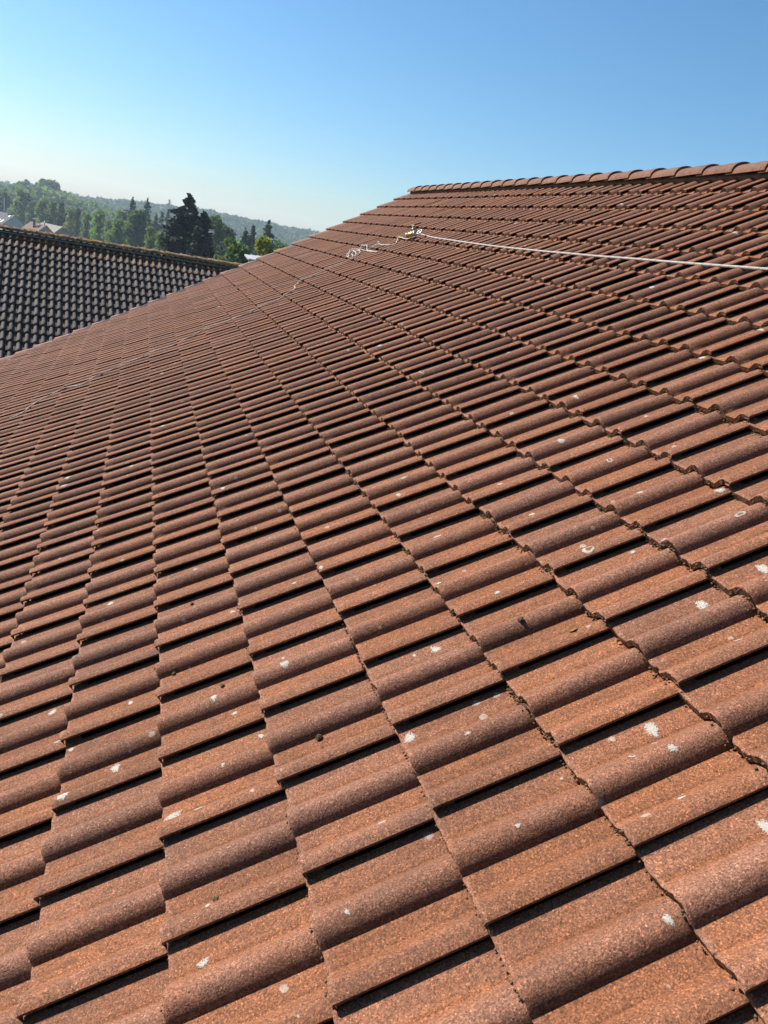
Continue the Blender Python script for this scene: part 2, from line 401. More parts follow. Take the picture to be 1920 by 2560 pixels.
# lichen rosettes and droppings: irregular crusts lying on the tiles, part of the roof skin
LICH = [(1477,1377,22,1),(1081,1601,15,1),(715,1668,14,0),(1000,1812,26,0),(1073,1594,8,1),(1692,1878,16,0),(1622,1792,26,0),(1699,1978,12,0),(1580,1888,9,1),
 (1905,1400,20,1),(1750,1483,24,0),(1841,1585,14,0),(1393,1912,6,0),(496,2017,15,0),(411,2035,20,0),(275,1899,16,0),(160,1994,24,0),(520,2264,9,0),
 (497,2392,15,0),(138,1846,10,0),(170,1856,8,0),(467,1764,9,0),(535,1743,14,0),(574,1760,10,0),(314,1737,9,0),(118,1758,14,0),(570,1510,16,0),(328,1571,8,1),(534,1593,14,0),
 (637,1812,12,1),(270,1495,10,0),(1697,2329,14,0),(1910,2035,22,0),(1536,1245,14,0),(1598,1236,13,0),(1515,1141,12,1),(1532,1182,8,1),(1798,1217,14,0),(1866,1291,12,1),
 (1440,997,18,0),(1353,980,9,0),(1616,1025,14,0),(1403,1103,12,0),(1198,1180,8,0),(1277,1022,9,0),(1088,1325,9,1),(1120,1385,8,0),(1092,1448,8,1),(1244,1483,9,0),
 (997,1240,10,0),(1070,1280,8,0),(1183,1240,8,1),(1660,1338,11,0),(1565,1345,10,0),(1540,1160,9,1),(1271,882,9,1),(1306,969,10,1),(1352,981,8,0),(1612,833,16,0),(1640,722,9,0),
 (1708,700,8,0),(1760,890,15,0),(1783,824,14,0),(1905,820,18,0),(1530,758,8,0),(1714,758,10,0),(1845,575,9,0),(1700,524,12,0),(1555,514,12,0),(1290,556,10,0),(1436,630,9,0),
 (640,1385,8,0),(480,1345,10,0),(560,1228,9,0),(408,1068,8,0),(285,1197,10,0),(170,1200,12,0),(330,1165,10,0),(420,1175,9,0),(405,935,8,0),(160,1220,9,0),(520,1120,8,0),(618,1066,9,0),
 (1050,880,8,0),(1058,935,9,1),(955,870,8,0),(1126,898,8,0),(925,752,8,0),(813,892,8,0),(700,760,7,0),(545,765,6,0),(1014,1200,8,0),(905,1185,8,0),(930,1135,9,0),(1345,870,10,0),
 (1565,850,8,0),(1480,1090,12,0),(1325,1270,10,0),(1245,1195,8,0),(1028,1620,7,0),(800,1430,8,0),(735,1455,7,0),(700,1630,6,0),(560,1930,7,0),(1310,2090,9,0),(875,2300,9,0),(1180,1850,8,0)]
nl = len(LICH); lr = np.random.default_rng(11)
def patch(mb, i, j, rad, ring):
    ns = 30; ph = lr.uniform(0, 6.28, 6); el = lr.uniform(.75, 1.3)
    vs, fs = [], []
    rings = [0.0, .3, .55, .75, .9, 1.0] if not ring else [.52, .66, .8, .92, 1.0]; tn = []; soft = lr.uniform(.35, .8)
    for q in rings:
        for k in range(ns):
            a = 2*math.pi*k/ns
            rr_ = rad*q*(1+.12*math.sin(2*a+ph[0])+.09*math.sin(3*a+ph[1])+.08*math.sin(5*a+ph[2])+lr.normal(0, .02)*(q > .85))
            di, dj = rr_*math.cos(a)*el/W, rr_*math.sin(a)/el/G
            if ring and math.sin(a+ph[3]) > .72 and q > .9: di *= .62; dj *= .62
            ii, jj = i+di, j+dj
            if math.floor(jj) != math.floor(j): jj = min(max(jj, math.floor(j)+.004), math.floor(j)+.996)
            if math.floor(ii) != math.floor(i): ii = min(max(ii, math.floor(i)+.01), math.floor(i)+.955)
            vs.append(R1.P(ii, jj, R1.surf(ii, jj)+(.0010 if q < .95 else .0005))); tn.append((.5, q if not ring else abs(q-.76)*2, soft if not ring else .25))
    for a in range(len(rings)-1):
        for k in range(ns): fs.append((a*ns+k, a*ns+(k+1) % ns, (a+1)*ns+(k+1) % ns, (a+1)*ns+k))
    mb.add(vs, [f[::-1] for f in fs], 1, True, tn)
for kq, (px, py, rp, ring) in enumerate(LICH):
    ring = ring and kq % 2 == 0
    i, j = roof_ij(px, py); v = (i-math.floor(i))*W
    dist = np.linalg.norm(R1.P(i, j, 0)-CAM); rad = min(.020, max(.005, rp/1920*dist*.85))
    v = min(max(v, rad*1.25), .284-rad*1.25)
    if .112 < v < .156: v = .160
    y = min(max((j-math.floor(j))*G, rad*1.4), G-rad*1.4)
    patch(mb, math.floor(i)+v/W, math.floor(j)+y/G, rad, ring)
roof = child(mb, 'roof', [M_TILE, M_LICHEN, M_FELT], house)

# moss and dirt packed in the open joints under the tile ends
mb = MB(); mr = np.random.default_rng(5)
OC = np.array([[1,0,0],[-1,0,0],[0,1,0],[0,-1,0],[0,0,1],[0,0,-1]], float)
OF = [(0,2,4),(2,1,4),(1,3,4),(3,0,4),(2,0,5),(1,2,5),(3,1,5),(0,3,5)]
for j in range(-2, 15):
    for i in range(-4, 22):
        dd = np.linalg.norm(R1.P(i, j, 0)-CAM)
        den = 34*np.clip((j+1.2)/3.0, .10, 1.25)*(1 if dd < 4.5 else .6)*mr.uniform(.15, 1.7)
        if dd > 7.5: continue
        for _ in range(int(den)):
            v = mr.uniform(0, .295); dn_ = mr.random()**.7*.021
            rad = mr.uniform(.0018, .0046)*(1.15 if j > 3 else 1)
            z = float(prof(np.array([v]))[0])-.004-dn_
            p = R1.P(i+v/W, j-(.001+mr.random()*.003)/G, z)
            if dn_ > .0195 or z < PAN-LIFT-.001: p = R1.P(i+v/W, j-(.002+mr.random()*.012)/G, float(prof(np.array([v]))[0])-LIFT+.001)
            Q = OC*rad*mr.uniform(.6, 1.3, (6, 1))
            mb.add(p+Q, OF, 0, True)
o = child(mb, 'moss', M_MOSS, roof); tag(o, 'brown dry moss and dirt in the joints under the tile ends', kind='stuff')

# verge tiles along the gable edge
for j in range(J0, J1):
    mb = MB(); t1, t2 = mr.random(2)
    vv = np.array([0, .004, .012, .02, .034, .048, .062, .075, .085, .11, .130, .134, .140, .150, .19, .222, .228])
    zz = np.where(vv < .1, prof(vv), PAN); zz = np.where(vv >= .134, PAN+.026, zz)
    zz = np.where(np.abs(vv-.134) < .0005, PAN+.012, zz); zz = np.where(vv >= .150, -.004, zz); zz = np.where(np.abs(vv-.228) < 1e-6, -.009, zz)
    ys = np.array([0, .006, .1, .22, G+.02]); jy = mr.normal(0, .003); jz = mr.normal(0, .001)
    Y, V = np.meshgrid(ys, vv, indexing='ij'); Z = zz[None]-LIFT*Y/G+jz; Z[0] -= .003
    tone = np.stack([np.full_like(Z, t1), np.full_like(Z, .55+.45*t2), np.where(V > .15, .2, .5)], -1)
    Pn = R1.P(39+V/W, j+(Y+jy)/G, Z)
    mb.grid(Pn, 0, True, tone, flip=True)
    mb.grid(np.stack([Pn[0], R1.P(39+V[0]/W, j+(Y[0]+jy)/G+.008, Z[0]-THK)]), 0, False, np.stack([tone[0]]*2))
    mb.grid(np.stack([R1.P(39+V[:, -1]/W, j+(Y[:, -1]+jy)/G, Z[:, -1]-.15), Pn[:, -1]]), 0, False, np.stack([tone[:, -1]]*2), flip=True)
    mb.grid(np.stack([Pn[:, 0], R1.P(39+V[:, 0]/W, j+(Y[:, 0]+jy)/G, Z[:, 0]-.013)]), 0, False, np.stack([tone[:, 0]]*2), flip=True)
    child(mb, 'verge_tile', M_VERGE, roof)

# ridge tiles: each near end rides over the next one
RX, RL = 0.335, 0.405
AJ = 15.0
apex0 = R1.P(0, AJ, 0.0)
def ridge_tile(y0, parent, mats, base, ax, sx, wr=.122, hr=.090, rg=mr, tl=.5, sgn=1):
    """one half-round cap; base = apex point, ax = direction along the ridge away from its raised end, sx = sideways"""
    mb = MB(); ax = np.asarray(ax); sx = np.asarray(sx); zz = np.array([0, 0, 1.])
    th = np.linspace(-1, 1, 19); t1, t2 = rg.random(2)
    def section(sc, dz):
        a = th*math.pi/2
        return np.sin(a)*np.abs(np.sin(a))**.12*wr*sc, (np.cos(a)**.85)*hr*sc-.012+dz
    ls = np.array([0, .004, .03, .14, .28, RL]); rows = []
    for l in ls:
        q = l/RL; s_, z_ = section(1.0-.10*q-(.02 if l == 0 else 0), .016*(1-q)+rg.normal(0, .0004))
        rows.append(base+ax*(y0+l)+s_[:, None]*sx+z_[:, None]*zz)
    rows = np.array(rows); tone = np.zeros(rows.shape); tone[..., 0] = t1; tone[..., 1] = .4+.6*t2; tone[..., 2] = .3
    mb.grid(rows, 0, True, tone)
    s_, z_ = section(.86, .016); inner = base+ax*(y0+.002)+s_[:, None]*sx+(z_-.004)[:, None]*zz
    mb.grid(np.stack([inner, rows[0]]), 0, False, np.stack([tone[0]]*2))
    i2 = inner+ax*.09; mb.grid(np.stack([i2, inner]), 0, True, np.stack([tone[0]]*2))
    lo2 = rows[:, [0, -1]]
    for e, fl in ((0, False), (-1, True)):
        edge = rows[:, e]; mb.grid(np.stack([edge, edge+sx*(.014 if e == 0 else -.014)]), 0, False, np.stack([tone[:, 0]]*2), flip=fl)
    return child(mb, 'ridge_tile', mats, parent)
y = -4.2+.09; k = 0
while y < 39.0*W-.30:
    sg_ = R1.P(0, AJ, 0)
    ridge_tile(y, roof, M_RIDGE, np.array([sg_[0], 0, sg_[2]-.030]), (0, 1, 0), (1, 0, 0)); y += RX
# mortar fillet under the ridge tiles
mb = MB(); ii = np.linspace(I0, 38.9, 500); pts = [R1.P(q, 14.80+.015*math.sin(q*7.3), PAN*.5-.004) for q in ii]
mb.tube(pts, [.030+.004*math.sin(k*1.7) for k in range(500)], 7); child(mb, 'mortar', M_MORTAR, roof)
# walls under the roof
mb = MB()
xa, xb = R1.P(0, J0+1.5, 0)[0], R1.P(0, J0+1.5, 0)[0]+(2*(AJ-J0)-3)*G*C30
ya, yb = I0*W+.3, 39*W-.05; zt = R1.P(0, J0+1.5, -.12)[2]; xm = (xa+xb)/2; zm = R1.P(0, AJ, -.14)[2]
V = [(xa,ya,0),(xb,ya,0),(xb,yb,0),(xa,yb,0),(xa,ya,zt),(xb,ya,zt),(xb,yb,zt),(xa,yb,zt),(xm,ya,zm),(xm,yb,zm)]
mb.add(V, [(0,1,5,8,4),(2,3,7,9,6),(1,2,6,5),(3,0,4,7)], 0, False); child(mb, 'wall', M_WALL, house)

# ------------------------------------------------------------------ rope, tail and anchor
mt, t, b = mat('braided_rope'); n = N(t); r, g, bl = n.attr()
at2 = n.new('ShaderNodeAttribute'); at2.attribute_name = 'tone'
sx = n.math('SUBTRACT', r, .5); sy = n.math('SUBTRACT', g, .5)
an = n.math('ARCTAN2', sy, sx)
w1 = n.math('SINE', n.math('ADD', n.math('MULTIPLY', an, 3.0), n.math('MULTIPLY', bl, 330.0)))
w2 = n.math('SINE', n.math('SUBTRACT', n.math('MULTIPLY', an, 3.0), n.math('MULTIPLY', bl, 330.0)))
br = n.math('MAXIMUM', w1, w2)
w3 = n.math('GREATER_THAN', n.math('SINE', n.math('ADD', n.math('MULTIPLY', an, 1.0), n.math('MULTIPLY', bl, 92.0))), .90)
cc = n.mix(n.ramp(br, [(.2, 0), (.9, 1)]), (0.16, 0.145, 0.13), (0.28, 0.26, 0.24))
cc = n.mix(n.math('MULTIPLY', w3, .65), cc, (0.09, 0.06, 0.055))
n.set(b.inputs['Base Color'], cc); b.inputs['Roughness'].default_value = .85
n.set(b.inputs['Normal'], n.bump(br, .6, .002)); M_ROPE = mt
M_TAIL = M_ROPE.copy(); M_TAIL.name = 'thin_white_cord'
for q_ in M_TAIL.node_tree.nodes:
    if q_.type == 'MIX' and not q_.inputs[6].is_linked: q_.inputs[6].default_value = (.27, .25, .23, 1); q_.inputs[7].default_value = (.44, .42, .39, 1)
M_BRASS = simple_mat('yellow_metal', (0.40, 0.27, 0.08), (0.27, 0.17, 0.05), 40, .38, .1, .001, .55)
M_STEEL = simple_mat('galvanised_steel', (0.50, 0.49, 0.47), (0.36, 0.35, 0.34), 50, .4, .1, .001, .8)
M_WEB = simple_mat('dark_webbing', (0.05, 0.045, 0.04), (0.09, 0.08, 0.07), 200, .9, .3, .001)

def smooth_path(P, step):
    P = np.asarray(P, float); n_ = len(P)
    d = np.concatenate([[0], np.cumsum(np.linalg.norm(np.diff(P, axis=0), axis=1))])
    m_ = np.gradient(P, d, axis=0); s = np.arange(0, d[-1], step); out = []
    for q in s:
        k = min(np.searchsorted(d, q, 'right')-1, n_-2); h_ = d[k+1]-d[k]; u = (q-d[k])/h_
        out.append((2*u**3-3*u**2+1)*P[k]+(u**3-2*u**2+u)*h_*m_[k]+(-2*u**3+3*u**2)*P[k+1]+(u**3-u**2)*h_*m_[k+1])
    return np.array(out)
def env(i, j, ri=.09, rj=.10):
    """top of what a taut line would touch near (i, j)"""
    return max(R1.surf(i+a, j+b_) for a in np.linspace(-ri, ri, 5) for b_ in np.linspace(-rj, rj, 5))
def lay(px, r, step=.012, sink=0.0, taut=False, ri=.14, win=31):
    ij = np.array([roof_ij(x, y, r) for x, y in px]); q = ij*np.array([W, G]); q = smooth_path(q, step)/np.array([W, G])
    z = np.array([env(i, j, ri) for i, j in q])
    ker = np.hanning(win); ker /= ker.sum(); pad = len(ker)//2
    zs = np.convolve(np.pad(z, pad, 'edge'), ker, 'valid')
    zs = (zs if taut else np.maximum(zs, np.array([R1.surf(i, j) for i, j in q])))+r-sink
    return np.array([R1.P(i, j, k_) for (i, j), k_ in zip(q, zs)])
DEV = (1040, 578)
taut = [(1047,580),(1062,585),(1082,590.6),(1134,599),(1220,611),(1322,622),(1440,632),(1585,641.9),(1729,652),(1920,664),(2100,676),(2400,694)]
mb = MB(); mb.tube(lay(taut, .0076, .006, .003, True, .5, 141), .0076, 10, 0, None, True, True)
c0 = R1.P(*roof_ij(*DEV), 0)
o = mb.build('rope', M_ROPE, loc=tuple(c0)); tag(o, 'thick off-white braided rope running taut from the yellow anchor to the right edge', 'rope')
q = lambda L, ox, oy, s: [(ox+a/s, oy+b_/s) for a, b_ in L]
tail = q([(1050,225),(1020,258),(960,285),(900,305),(840,308),(790,291),(755,285),(722,325),(690,365),(640,378),(600,385),(520,388),(440,385),(380,415),(335,438),(290,410),(225,440),(250,400),(330,398),(400,372),(468,343),(462,362),(400,400),(345,425),(420,458),(450,462),(340,448),(220,440),(150,432),(98,440),(62,490),(40,545),(52,556),(75,492),(105,455),(150,478),(162,515),(150,545),(188,518),(215,478),(165,448),(110,500),(78,582)], 860, 540, 5.53)
tail += q([(1320,0),(1200,50),(1100,92),(990,150),(900,192),(825,216),(770,255),(745,287),(757,312),(730,345),(600,420),(450,500),(300,560),(230,585),(100,655),(0,702)], 600, 660, 5.53)
tail += q([(1500,75),(1400,115),(1300,165),(1200,210),(1050,275),(830,360),(700,420),(640,450),(570,485),(450,520),(330,570),(260,610),(200,655),(140,690),(60,725)], 0, 780, 2.765)
mb = MB(); mb.tube(lay(tail, .0046, .010, .002), .0046, 8, 0, None, True, True)
o = mb.build('rope', M_TAIL, loc=tuple(c0)); tag(o, 'thin white rope tail, tangled below the yellow anchor and trailing down the roof', 'rope')

dev = empty('rope_anchor', tuple(c0)); tag(dev, 'yellow and steel rope anchor clipped to the roof tiles where the ropes meet', 'anchor')
def RF():  # roof frame matrix columns: h, d, n
    return np.stack([R1.h, R1.d, R1.n], 1)
F_ = RF()
def onroof(px, py, up): i, j = roof_ij(px, py, up); return R1.P(i, j, up)
mb = MB(); p = onroof(1037, 575, .045); Rr = F_
mb.box(p, (.05, .035, .075), Rr, 0, .006); mb.box(p+F_ @ np.array([0, 0, .045]), (.062, .03, .018), Rr, 0, .005)
mb.box(p+F_ @ np.array([0, 0, -.045]), (.07, .05, .014), Rr, 0, .004); child(mb, 'bracket', M_BRASS, dev)
mb = MB(); a = np.linspace(0, 2*np.pi, 25); pts = [p+F_ @ np.array([.016*math.cos(q_), -.022, .016*math.sin(q_)+.008]) for q_ in a]
mb.tube(pts, .006, 8); child(mb, 'eye', M_STEEL, dev)
mb = MB(); p1 = onroof(1035, 584, .04); p2 = onroof(1020, 588, .04); mb.tube([p1, p1*.7+p2*.3, p1*.3+p2*.7, p2], [.024, .028, .028, .024], 14); child(mb, 'body', M_BRASS, dev)
mb = MB(); mb.tube([p1+(p1-p2)*.02, p1+(p1-p2)*.28], [.030, .030], 14); child(mb, 'collar', M_STEEL, dev); mb = MB(); mb.tube([p2+(p2-p1)*.02, p2+(p2-p1)*.15], [.030, .030], 14); child(mb, 'collar', M_STEEL, dev)
mb = MB(); ca = onroof(1049, 580, .05)
pts = [ca+F_ @ np.array([.05*math.cos(q_)*1.0, .028*math.sin(q_), .010*math.sin(q_)]) for q_ in np.linspace(0, 2*np.pi, 33)]
mb.tube(pts, .008, 8); child(mb, 'carabiner', M_STEEL, dev)
mb = MB(); pa = onroof(1031, 563, .01); pts = [p+F_ @ np.array([0, 0, .03]), (p+pa)/2+F_ @ np.array([0, 0, .03]), pa, pa+F_ @ np.array([0, .12, -.01])]
mb.tube(smooth_path(pts, .01), .009, 8); child(mb, 'sling', M_WEB, dev)

# small loose things on the tiles
def lump(px, py, rad, label, name='moss_clump', cat='moss clump', mats=M_MOSS, seed=1):
    i, j = roof_ij(px, py, -.01); r_ = np.random.default_rng(seed); p = R1.P(i, j, R1.surf(i, j)+rad*.45)
    mb = MB(); nu, nv = 14, 9
    U, Vv = np.meshgrid(np.linspace(0, 2*np.pi, nu), np.linspace(0.02, np.pi-.02, nv), indexing='ij')
    ph = r_.uniform(0, 6, 6); rr_ = rad*(1+.18*np.sin(3*U+ph[0])*np.sin(Vv)+.14*np.sin(5*U+2*Vv+ph[1])*np.sin(Vv)+.12*np.sin(4*Vv+ph[2])*np.sin(Vv))
    rr_[-1] = rr_[0]
    P_ = np.stack([rr_*np.cos(U)*np.sin(Vv)*1.15, rr_*np.sin(U)*np.sin(Vv), rr_*np.cos(Vv)*.8], -1) @ F_.T+p
    mb.grid(P_, 0, True, flip=True)
    for _ in range(60):
        d = r_.normal(size=3); d /= np.linalg.norm(d); d[2] = abs(d[2]); Q = OC*rad*r_.uniform(.1, .22)
        mb.add(Q+p+F_ @ (d*rad*np.array([1.1, 1, .8])), OF, 0, True)
    o = mb.build(name, mats, loc=tuple(p)); tag(o, label, cat, 'moss clumps fallen on the tiles'); return o
lump(787, 1823, .0085, 'round dark moss clump on a flat tile pan left of centre in the lower half', seed=1)
lump(386, 1542, .0085, 'brown round moss clump sitting on a tile joint at the left', seed=2)
lump(427, 1671, .0065, 'small brown moss clump at the foot of a roll at lower left', seed=3)
lump(471, 1494, .0065, 'reddish brown moss clump in the dark shade under a lap, left of centre', seed=4)
lump(533, 2238, .0065, 'dark moss crumb beside a white lichen spot near the bottom left', seed=5)
lump(543, 1692, .006, 'tiny moss clump tucked in the shadow line right of the two pale lichen patches', seed=6)
lump(1302, 1550, .008, 'dark moss clump on the top of a roll near the centre right', seed=7)
M_LEAF = simple_mat('dead_leaf', (0.10, 0.05, 0.02), (0.17, 0.08, 0.03), 60, .8, .2, .001)
def leaf(px, py, L, rz, label, seed):
    i, j = roof_ij(px, py, -.01); p = R1.P(i, j, R1.surf(i, j)+.004); r_ = np.random.default_rng(seed)
    mb = MB(); u = np.linspace(0, 1, 9); w_ = np.sin(np.pi*u**.8)*L*.30+.0005; s_ = np.linspace(-1, 1, 5)
    X = (u[:, None]-.5)*L+0*s_[None]; Y_ = w_[:, None]*s_[None]; Zl = (s_[None]**2)*L*.16*np.sin(np.pi*u)[:, None]+(.12*L*(u-.5)**2*4)[:, None]
    c, s2 = math.cos(rz), math.sin(rz); Pl = np.stack([c*X-s2*Y_, s2*X+c*Y_, Zl], -1) @ F_.T+p
    Pb = Pl-R1.n*.0008; mb.grid(Pl, 0, True, flip=True); mb.grid(Pb, 0, True)
    tag(mb.build('dead_leaf', M_LEAF, loc=tuple(p)), label, 'leaf', 'dead leaves on the tiles')
leaf(1430, 1564, .030, 1.2, 'curled brown dead leaf lying on a flat pan at centre right', 1)
leaf(1149, 1605, .020, .3, 'small dark dead leaf against the end of a roll, right of the white lichen ring', 2)
leaf(1654, 1441, .016, 2.2, 'tiny dark dead leaf crumb on an orange pan at the right', 3)

# ------------------------------------------------------------------ the dark roofed neighbour house
A6 = math.radians(6); u2 = np.array([math.cos(A6), math.sin(A6), 0]); AL = math.radians(28)
nb_face = np.array([u2[1], -u2[0], 0])                        # horizontal, towards us
d2 = -nb_face*math.cos(AL)+np.array([0, 0, 1])*math.sin(AL)   # up the slope
n2 = nb_face*math.sin(AL)+np.array([0, 0, 1])*math.cos(AL)
rA = ray(0, 569); PA = CAM+17.6*rA                            # ridge point
NJ = 17; SX0, SX1 = -7.0, 7.6                                 # ridge extent along u2
R2 = Roof(PA+u2*SX1-d2*(NJ*G), -u2, d2, n2, 0.0, 9, .042, .026, 1.3)
nbr = empty('dark_roofed_house', tuple(np.array([PA[0]+1, PA[1], 0]))); tag(nbr, 'neighbouring house with dark brown tiled roof, its ridge crusted with orange lichen', 'house')
M_DARK = tile_mat('dark_brown_tile', (0.050, 0.041, 0.038), (0.074, 0.064, 0.060), (0.017, 0.014, 0.013), lichen=(0.26, 0.25, 0.235),
                  orange=((0.22, 0.105, 0.028), PA[2]-.42, 3.0), spots=1.4, rough=.85)
mb = MB()
for j in range(NJ):
    for i in range(int((SX1-SX0)/W)): R2.tile(mb, i, j)
# back slope
e0, e1 = R2.P(0, NJ, -.05), R2.P((SX1-SX0)/W, NJ, -.05); dn_ = -nb_face*NJ*G*math.cos(AL)-np.array([0, 0, NJ*G*math.sin(AL)])
mb.add([e0, e1, e1+dn_, e0+dn_], [(0, 1, 2, 3)], 0, False)
roof2 = child(mb, 'roof', M_DARK, nbr)
mt, t, b = mat('lichen_ridge'); n = N(t); P = n.obj()
cc = n.mix(n.ramp(n.noise(P, 7, 4, .65), [(.42, 0), (.58, 1)]), (0.050, 0.037, 0.028), (0.19, 0.095, 0.024))
cc = n.mix(n.ramp(n.noise(P, 11, 3, .6), [(.58, 0), (.66, .8)]), cc, (0.20, 0.17, 0.135))
n.set(b.inputs['Base Color'], cc); b.inputs['Roughness'].default_value = .95
n.set(b.inputs['Normal'], n.bump(n.noise(P, 45, 4, .7), .9, .015)); M_LRIDGE = mt
s_ = SX0; rg2 = np.random.default_rng(21)
while s_ < SX1-.3:
    ridge_tile(s_, roof2, M_LRIDGE, PA+np.array([0, 0, -.012]), u2, -nb_face, .13, .085, rg2); s_ += .345
# lichen cushions growing on the ridge
mb = MB()
for _ in range(900):
    s_ = rg2.uniform(SX0, SX1-.2); a = rg2.uniform(-.2, 1.5); den = np.interp(s_, [SX0, 0, 3, SX1], [1, 1, .5, .25])
    if rg2.random() > den: continue
    p = PA+u2*s_+nb_face*math.sin(a)*.125+np.array([0, 0, math.cos(a)*.09-.012])
    mb.add(p+OC*rg2.uniform(.006, .017)*rg2.uniform(.6, 1.2, (6, 1)), OF, 0, True)
o = child(mb, 'lichen', simple_mat('orange_lichen', (0.12, 0.062, 0.016), (0.19, 0.125, 0.05), 12, .95, .5, .01), roof2); tag(o, 'crust of orange lichen along the ridge', kind='stuff')
# pale ventilation strip under the ridge
mb = MB()
p = R2.P((SX1-SX0)/W/2, NJ-.36, -.022); mb.box(p, (SX1-SX0-.1, .05, .022), np.stack([R2.h, R2.d, R2.n], 1), 0, .004)
child(mb, 'ridge_vent', simple_mat('pale_vent', (0.10, 0.105, 0.11), (0.15, 0.155, 0.16), 20, .7, 0), roof2)
mb = MB(); hx = .15; depth = NJ*G*math.cos(AL)-.35; zt = R2.P(0, 1.2, -.15)[2]; zr = PA[2]-.22
cs = [PA+u2*(SX0+hx), PA+u2*(SX1-hx)]
f0, f1 = cs[0]+nb_face*depth, cs[1]+nb_face*depth; b0, b1 = cs[0]-nb_face*depth, cs[1]-nb_face*depth
V = []
for q_ in (f0, f1, b1, b0): V.append((q_[0], q_[1], -.5))
for q_ in (f0, f1, b1, b0): V.append((q_[0], q_[1], zt))
V += [(cs[0][0], cs[0][1], zr), (cs[1][0], cs[1][1], zr)]
mb.add(V, [(0,1,5,4),(1,2,6,9,5),(2,3,7,6),(3,0,4,8,7)], 0, False); child(mb, 'wall', M_WALL, nbr)

# small shed with a pale sheet roof behind the neighbour's gable
sc_ = at(634, 644, 36); shed = empty('shed', (sc_[0], sc_[1], float(terrain(sc_[0], sc_[1]))))
tag(shed, 'shed with a pale grey sheet roof peeking out beside the red roof verge', 'shed')
mb = MB(); pa, pb, pc = at(611, 637, 36.5), at(650, 641, 36.5), at(621, 648.5, 33.5); pd = pb+(pc-pa)
cnt = (pa+pb+pc+pd)/4; nn = np.cross(pb-pa, pc-pa); nn /= np.linalg.norm(nn); nn = nn if nn[2] > 0 else -nn
pe, pf = pb+(pb-pa)*1.6, pd+(pd-pc)*1.6
for k in range(14):
    a0, a1 = k/14, (k+.92)/14
    qd = [pa+(pe-pa)*a0, pa+(pe-pa)*a1, pc+(pf-pc)*a1, pc+(pf-pc)*a0]; top = [x+nn*.02*(1 if k % 2 else 1.6) for x in qd]; bot = [x-nn*.03 for x in qd]
    mb.add(top+bot, [(0,1,2,3),(7,6,5,4),(0,4,5,1),(1,5,6,2),(2,6,7,3),(3,7,4,0)], 0, False)
child(mb, 'roof', simple_mat('pale_sheet_metal', (0.24, 0.24, 0.24), (0.29, 0.29, 0.285), 3, .5, .05, .01, .2), shed)
mb = MB(); gz = float(terrain(sc_[0], sc_[1])); q4 = [pa*.9+pf*.1, pe*.9+pc*.1, pf*.9+pa*.1, pc*.9+pe*.1]
V = [(x[0], x[1], gz-.3) for x in q4]+[(x[0], x[1], x[2]-.06) for x in q4]
mb.add(V, [(0,1,5,4),(1,2,6,5),(2,3,7,6),(3,0,4,7)], 0, False); child(mb, 'wall', simple_mat('shed_boards', (0.16, 0.12, 0.09), (0.22, 0.17, 0.13), 4, .9, .2), shed)

# ------------------------------------------------------------------ houses down in the valley
def gable_house(px, py, D, wid, length, pitch, naz, roofm, wallm, label, overhang=.35):
    """apex of the near gable at pixel; naz = azimuth the gable faces (deg, 180 = towards camera)"""
    ap = at(px, py, D); gz = float(terrain(ap[0], ap[1])); a = math.radians(naz)
    fn = np.array([math.sin(a), math.cos(a), 0]); sd = np.array([fn[1], -fn[0], 0]); zz = np.array([0, 0, 1.])
    root = empty('gabled_house', (ap[0], ap[1], gz)); tag(root, label, 'house', 'houses down in the valley')
    rise = wid/2*math.tan(math.radians(pitch)); ev = ap[2]-rise
    c = ap-fn*overhang
    mb = MB(); V = []
    for k in (0, -length):
        b_ = c+fn*k
        V += [b_+sd*wid/2+zz*(gz-.5-b_[2]), b_-sd*wid/2+zz*(gz-.5-b_[2]), b_+sd*wid/2+zz*(ev-b_[2]-.12), b_-sd*wid/2+zz*(ev-b_[2]-.12), b_-zz*.12]
    mb.add(V, [(1,0,2,4,3),(5,6,8,9,7),(0,5,7,2),(6,1,3,8)], 0, False); child(mb, 'wall', wallm, root)
    mb = MB(); hw = wid/2+.4; dz = hw*math.tan(math.radians(pitch)); tk = .16
    r0, r1 = ap+fn*.0, ap-fn*(length+2*overhang)
    for s2 in (1, -1):
        e0_, e1_ = r0+sd*hw*s2-zz*dz, r1+sd*hw*s2-zz*dz
        T = [r0, r1, e1_, e0_]; B_ = [x-zz*tk for x in T]
        mb.add(T+B_, [(0,1,2,3),(7,6,5,4),(0,4,5,1),(1,5,6,2),(2,6,7,3),(3,7,4,0)], 0, False)
    rf = child(mb, 'roof', roofm, root)
    return root, rf, ap, fn, sd, zz, math.tan(math.radians(pitch))
def banded(name, c1, c2, sc=6.0):
    mt, t, b = mat(name); n = N(t); P = n.obj()
    wv = n.new('ShaderNodeTexWave', bands_direction='Z'); n.set(wv.inputs['Vector'], P); wv.inputs['Scale'].default_value = sc; wv.inputs['Distortion'].default_value = .6
    cc = n.mix(wv.outputs['Fac'], c1, c2); cc = n.mix(n.math('MULTIPLY', n.noise(P, 1.2, 4), .4), cc, c2)
    n.set(b.inputs['Base Color'], cc); b.inputs['Roughness'].default_value = .9; b.inputs['Specular IOR Level'].default_value = .1; return mt
M_SLATE = banded('slate_roof', (0.045, 0.043, 0.047), (0.065, 0.062, 0.067)); M_CLAY = banded('clay_roof', (0.095, 0.055, 0.045), (0.13, 0.08, 0.067)); M_PALE = banded('pale_roof', (0.155, 0.145, 0.122), (0.19, 0.175, 0.15))
